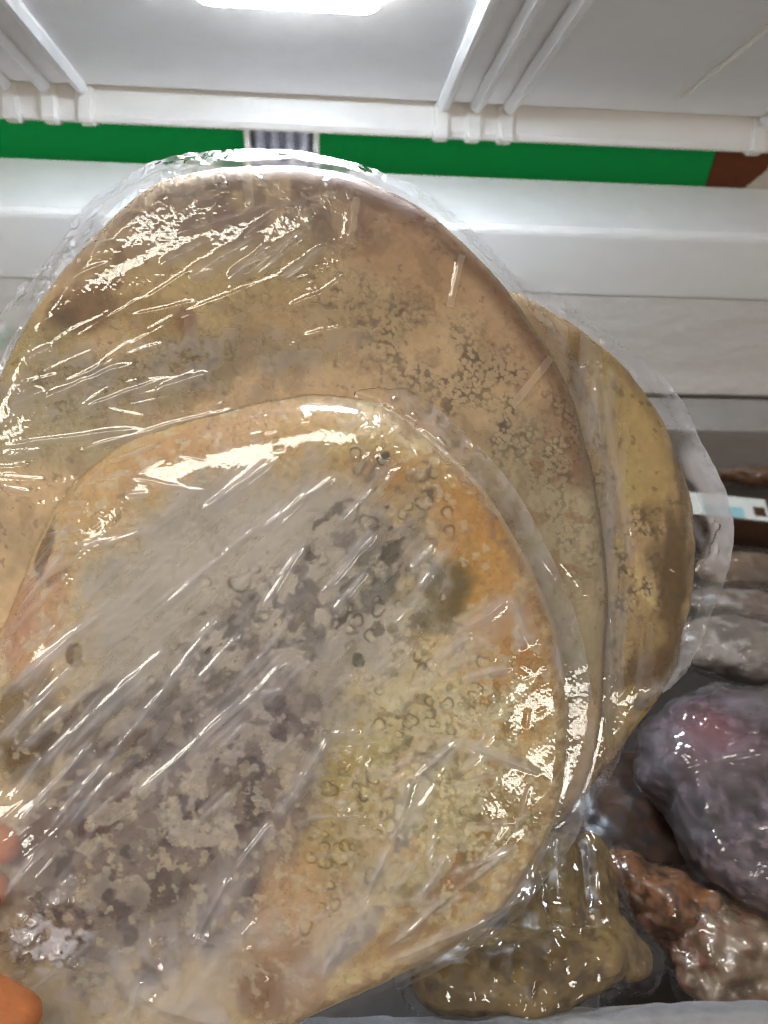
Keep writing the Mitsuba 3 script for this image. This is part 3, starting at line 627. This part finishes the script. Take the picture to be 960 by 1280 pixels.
film_sheet(p2 + '__bag', LOW_BAG, bag_third, base_third, 36, D3, U3, cr3, 1.4, 111,
           lambda x, y, bd, n: np.maximum(bearing(LOW_BAG, x, y, -40, 12, 6) * ss(50, 34, bd + 14 * (n - .5)) * (.66 + .3 * n), np.maximum(bearing(LOW_BAG, x, y, -80, 75) * ss(34, 4, bd) * (.14 + .4 * ss(.35, .7, n)), zone(x, y, 745, 660, 40, 250, -6, .7, 67) * .34 * ss(.36, .66, fb((x + .09 * y) / 9, y / 90, 1., 3, 68)))), (520, 270, 960, 1100), main=7)
# pale welded strips across the rim of the bag
for (x0, y0, x1, y1, w) in ((304, 186, 313, 262, 6), (446, 246, 437, 305, 4.5), (578, 318, 562, 384, 4.5), (692, 444, 640, 508, 5)):
    L = math.hypot(x1 - x0, y1 - y0); s, q = np.meshgrid(np.linspace(0, 1, 40), np.linspace(-1, 1, 7), indexing='ij'); wv = w * (.8 + .4 * fb(s * 5, s * 0 + x0, 1., 2, 3))
    xx, yy = x0 + (x1 - x0) * s - (y1 - y0) / L * q * wv, y0 + (y1 - y0) * s + (x1 - x0) / L * q * wv
    hh = bag_rear(xx.ravel(), yy.ravel())[0] + 3.2; v = pack(xx.ravel(), yy.ravel(), hh * U2, D2); i = np.arange(xx.size).reshape(xx.shape)
    qd = np.stack([i[:-1, :-1], i[1:, :-1], i[1:, 1:], i[:-1, 1:]], -1).reshape(-1, 4)
    put(p2 + '__weld_strip', trimesh.Trimesh(v, oriented(v, np.vstack([qd[:, [0, 1, 2]], qd[:, [0, 2, 3]]])), process=False), 'seam_film', smooth=True)


# ------------------------------------------------------------------ the other things in the freezer
def fused(balls, edge=.004, taubin=8):
    """One smooth body from hulls of pairs of spheres: (p, r, q, s)."""
    parts = [m3.Manifold.batch_hull([m3.Manifold.sphere(r, 20).translate(list(map(float, p))), m3.Manifold.sphere(s, 20).translate(list(map(float, q)))]) for p, r, q, s in balls]
    m = m3.Manifold.batch_boolean(parts, m3.OpType.Add).refine_to_length(edge).to_mesh()
    t = trimesh.Trimesh(m.vert_properties[:, :3], m.tri_verts, process=True)
    trimesh.smoothing.filter_taubin(t, iterations=taubin); return t


def tone(v, cols, scale, seed):
    a, b, c = (lin(q) for q in cols); n1, n2 = ss(.38, .62, nz(v, scale, 4, seed))[:, None], ss(.5, .68, nz(v, scale * .45, 4, seed + 9))[:, None]
    r = a * (1 - n1) + b * n1; return r * (1 - n2) + c * n2


def lumpy(t, amp, scale, seed):
    n = t.vertex_normals; t = t.copy(); t.vertices = t.vertices + n * (amp * (nz(t.vertices, scale, 3, seed) - .5))[:, None]; return t


def wrap(t, lift, amp, scale, seed, stretch=(1, 1, 1), axes=None):
    n = t.vertex_normals; v = np.array(t.vertices); q = v if axes is None else v @ np.array(axes).T
    r = 1 - 2 * np.abs(nz(q * np.array(stretch), scale, 3, seed) - .5)
    return trimesh.Trimesh(v + n * (lift + amp * r ** 2)[:, None], t.faces, process=False)


def ell(c, ax, sub=5):
    t = trimesh.creation.icosphere(sub); t.vertices = np.asarray(c) + t.vertices @ np.array(ax); return t


def up_x(px, py, z, rx, ry, rz, turn=0):
    t = math.radians(turn); a, b = np.array([math.cos(t), math.sin(t), 0]), np.array([-math.sin(t), math.cos(t), 0]); return ell(at(px, py, z), [a * rx, b * ry, [0, 0, rz]])


# dark purple meat in shrink film
k = thing('meat_pack', 'dark purple meat in shiny shrink film at the right edge of the picture', 'meat pack')
t = trimesh.creation.icosphere(6); q = np.array(t.vertices); q = np.sign(q) * np.abs(q) ** .72
b = np.array([[.136, .02, 0], [-.03, .108, 0], [0, 0, .056]]); t.vertices = at(985, 990, .605) + q @ b
t = lumpy(lumpy(t, .060, .085, 3), .020, .04, 30)
c0 = at(890, 905, .68); smooth_t = t; t = lumpy(t, .003, .010, 31); col = tone(np.array(t.vertices), ((50, 39, 40), (74, 60, 63), (104, 86, 90)), .018, 4)
w = np.exp(-((np.array(t.vertices) - c0) ** 2).sum(1) / .038 ** 2)[:, None]; w = w * ss(.25, .5, nz(np.array(t.vertices), .03, 4, 6))[:, None]; col = col * (1 - .85 * w) + lin((140, 82, 84)) * .85 * w
put(k + '__meat', t, 'food', smooth=True, color=col)
v = np.array(smooth_t.vertices); a = .0015 + .0065 * ss(.0, .05, (v - at(905, 985, .66)) @ RIGHT) * ss(.11, .04, np.abs((v - at(905, 1010, .66)) @ UP))
put(k + '__wrap', wrap(smooth_t, .003, a, .030, 5, (.2, 3.0, 1)), 'shrink_film', smooth=True)
w_ = wrap(smooth_t, .0026, a, .030, 5, (.2, 3.0, 1)); q = .02 + .15 * ss(.4, .7, nz(np.array(w_.vertices), .035, 4, 8))
put(k + '__frost', w_, 'rime_glare', smooth=True, uv=np.c_[q, q * 0])
labels[k + '__meat'] = {'label': 'purple red meat with a pink patch'}

# orange pieces
k = thing('orange_food_pack', 'small pack of orange food between the dark meat and the frosty ledge', 'food pack')
t = lumpy(lumpy(up_x(838, 1132, .585, .070, .030, .026, -38), .036, .030, 7), .003, .012, 70); put(k + '__food', t, 'wet_food', smooth=True, color=tone(np.array(t.vertices), ((98, 68, 48), (124, 82, 52), (76, 56, 46)), .016, 8))
put(k + '__wrap', wrap(t, .0012, .006, .022, 9, (.6, 1.6, 1)), 'shrink_film', smooth=True)

# pale pink pack at the lower right
k = thing('pink_food_pack', 'pale pink and brown pack in crumpled film in the lower right corner', 'food pack')
t = lumpy(lumpy(up_x(930, 1200, .585, .068, .046, .034, -10), .040, .034, 11), .003, .012, 71); put(k + '__food', t, 'wet_food', smooth=True, color=tone(np.array(t.vertices), ((108, 90, 72), (112, 76, 60), (130, 112, 94)), .022, 12))
put(k + '__wrap', wrap(t, .0012, .008, .030, 13, (.5, 1.8, 1)), 'shrink_film', smooth=True)

# brown knotted pack in the middle
k = thing('brown_food_pack', 'olive brown lumpy food in tight shiny film below the round packs', 'food pack')
g = [(at(560, 1215, .66), .032, at(650, 1222, .66), .036), (at(650, 1222, .66), .036, at(745, 1190, .66), .026), (at(700, 1070, .655), .020, at(705, 1150, .66), .024), (at(738, 1065, .655), .017, at(745, 1160, .66), .022), (at(655, 1090, .65), .020, at(670, 1180, .655), .024), (at(745, 1160, .66), .024, at(790, 1200, .65), .018)]
t = lumpy(fused(g, .0035), .008, .02, 15); put(k + '__food', t, 'wet_food', smooth=True, color=tone(np.array(t.vertices), ((100, 78, 46), (122, 98, 58), (82, 62, 38)), .022, 16))
g2 = [(p0, r0 + .003, q0, s0 + .003) for p0, r0, q0, s0 in g] + [(g[i][2], g[i][3] * .8, g[j][2], g[j][3] * .8) for i, j in ((2, 3), (3, 4), (2, 4), (3, 0), (4, 1), (4, 5), (5, 2), (2, 1))]
put(k + '__wrap', wrap(fused(g2, .003, 20), .001, .007, .021, 17, (2.2, .7, 1)), 'shrink_film', smooth=True)

# grey film packs on the right, behind the meat
for (px, py, z, rx, ry, rz, tn, cols, lab, sd) in ((945, 815, .60, .10, .042, .034, -12, ((104, 92, 84), (126, 112, 100), (150, 138, 128)), 'flat grey pack in loose film just behind the dark purple meat', 21),
                                                  (960, 770, .58, .10, .034, .03, -14, ((98, 84, 74), (116, 98, 88), (140, 126, 116)), 'grey pack with rumpled film, second behind the dark purple meat', 23),
                                                  (955, 722, .56, .09, .032, .03, -10, ((92, 74, 60), (116, 92, 74), (134, 112, 94)), 'brownish grey pack lying in front of the white labelled carton', 25)):
    k = thing('grey_food_pack', lab, 'food pack')
    t = lumpy(up_x(px, py, z, rx, ry, rz, tn), .016, .04, sd); put(k + '__food', t, 'wet_food', smooth=True, color=tone(np.array(t.vertices), cols, .03, sd))
    put(k + '__wrap', wrap(t, .0015, .008, .018, sd + 1, (.5, 2, 1)), 'shrink_film', smooth=True)

k = thing('plastic_tub', 'dark grey plastic tub against the back wall at the right edge', 'tub')
put(k + '__body', box(.47, 1.0, .790, .846, .44, .640, .010), 'tub_plastic')
put(k + '__rim', box(.462, 1.008, .783, .850, .640, .650, .004), 'tub_plastic')

# carton with a white printed top, and a brown pack behind it
k = thing('food_carton', 'dark brown carton with a white and teal printed band at the right edge', 'carton')
a, b = at(905, 640, .58), at(1022, 652, .58); ux = (b - a) / np.linalg.norm(b - a); ang = math.degrees(math.atan2(ux[1], ux[0]))
def cart(m): m.apply_transform(trimesh.transformations.rotation_matrix(math.radians(ang), [0, 0, 1])); m.apply_translation(a); return m
put(k + '__box', cart(box(-.05, .16, -.010, .034, -.12, 0, .003)), 'carton_brown')
put(k + '__printed_band', cart(box(-.048, .064, -.0105, .030, .0005, .003, .001)), 'carton_white')
put(k + '__teal_print', cart(box(-.03, .026, -.0107, .008, .0032, .0042)), 'carton_teal')
put(k + '__brown_print', cart(box(.042, .058, -.004, .012, .0032, .0044)), 'carton_brown')
k = thing('brown_food_pack', 'reddish brown pack against the grey back wall, behind the white labelled carton', 'food pack')
t = lumpy(up_x(950, 592, .545, .11, .02, .022, -6), .010, .03, 31); put(k + '__food', t, 'wet_food', smooth=True, color=tone(np.array(t.vertices), ((96, 66, 48), (120, 84, 60), (80, 56, 44)), .02, 32))
put(k + '__wrap', wrap(t, .0012, .005, .016, 33), 'shrink_film', smooth=True)
k = thing('dark_food_pack', 'dark brown pack deep in the gap beside the meat', 'food pack')
t = lumpy(up_x(780, 1040, .50, .085, .10, .045, 10), .02, .05, 35); put(k + '__food', t, 'wet_food', smooth=True, color=tone(np.array(t.vertices), ((58, 42, 34), (74, 52, 40), (48, 42, 42)), .03, 36))

# ------------------------------------------------------------------ the hand that holds the packs at the left
k = thing('hand', 'bare hand gripping the left edge of the front pack', 'hand')


def lp(x, y, h): return pack(np.array([float(x)]), np.array([float(y)]), np.array([h]), D1)[0]


J = {'wrist': (lp(-190, 1330, .01), .030), 'palm': (lp(-110, 1220, .012), .030)}
chains = [[(-60, 1280, .030, .020), (-20, 1225, .040, .0165), (22, 1200, .042, .0155), (54, 1226, .034, .0135)],              # thumb, over the front
          [(-120, 1110, .012, .0145), (-85, 1050, .016, .0125), (-36, 1035, .008, .0125), (6, 1056, .0002, .0112)],
          [(-105, 1150, .012, .0145), (-80, 1110, .016, .0125), (-34, 1094, .013, .012), (-6, 1108, .004, .011)],
          [(-110, 1180, .008, .013), (-80, 1160, .014, .011), (-52, 1150, .012, .0098), (-24, 1156, .004, .0085)],
          [(-125, 1215, .004, .012), (-96, 1205, .008, .0095), (-70, 1198, .006, .0086), (-46, 1200, .001, .0076)]]
g = [(J['wrist'][0], .028, J['palm'][0], .031), (lp(-420, 1600, -.01), .040, J['wrist'][0], .028)]
for ch in chains:
    pts = [(lp(a, b, h), r) for a, b, h, r in ch]; g.append((J['palm'][0], .026, pts[0][0], pts[0][1]))
    g += [(p0, r0, q0, s0) for (p0, r0), (q0, s0) in zip(pts, pts[1:])]
put(k + '__skin', fused(g, .0035, 10), 'skin', smooth=True)
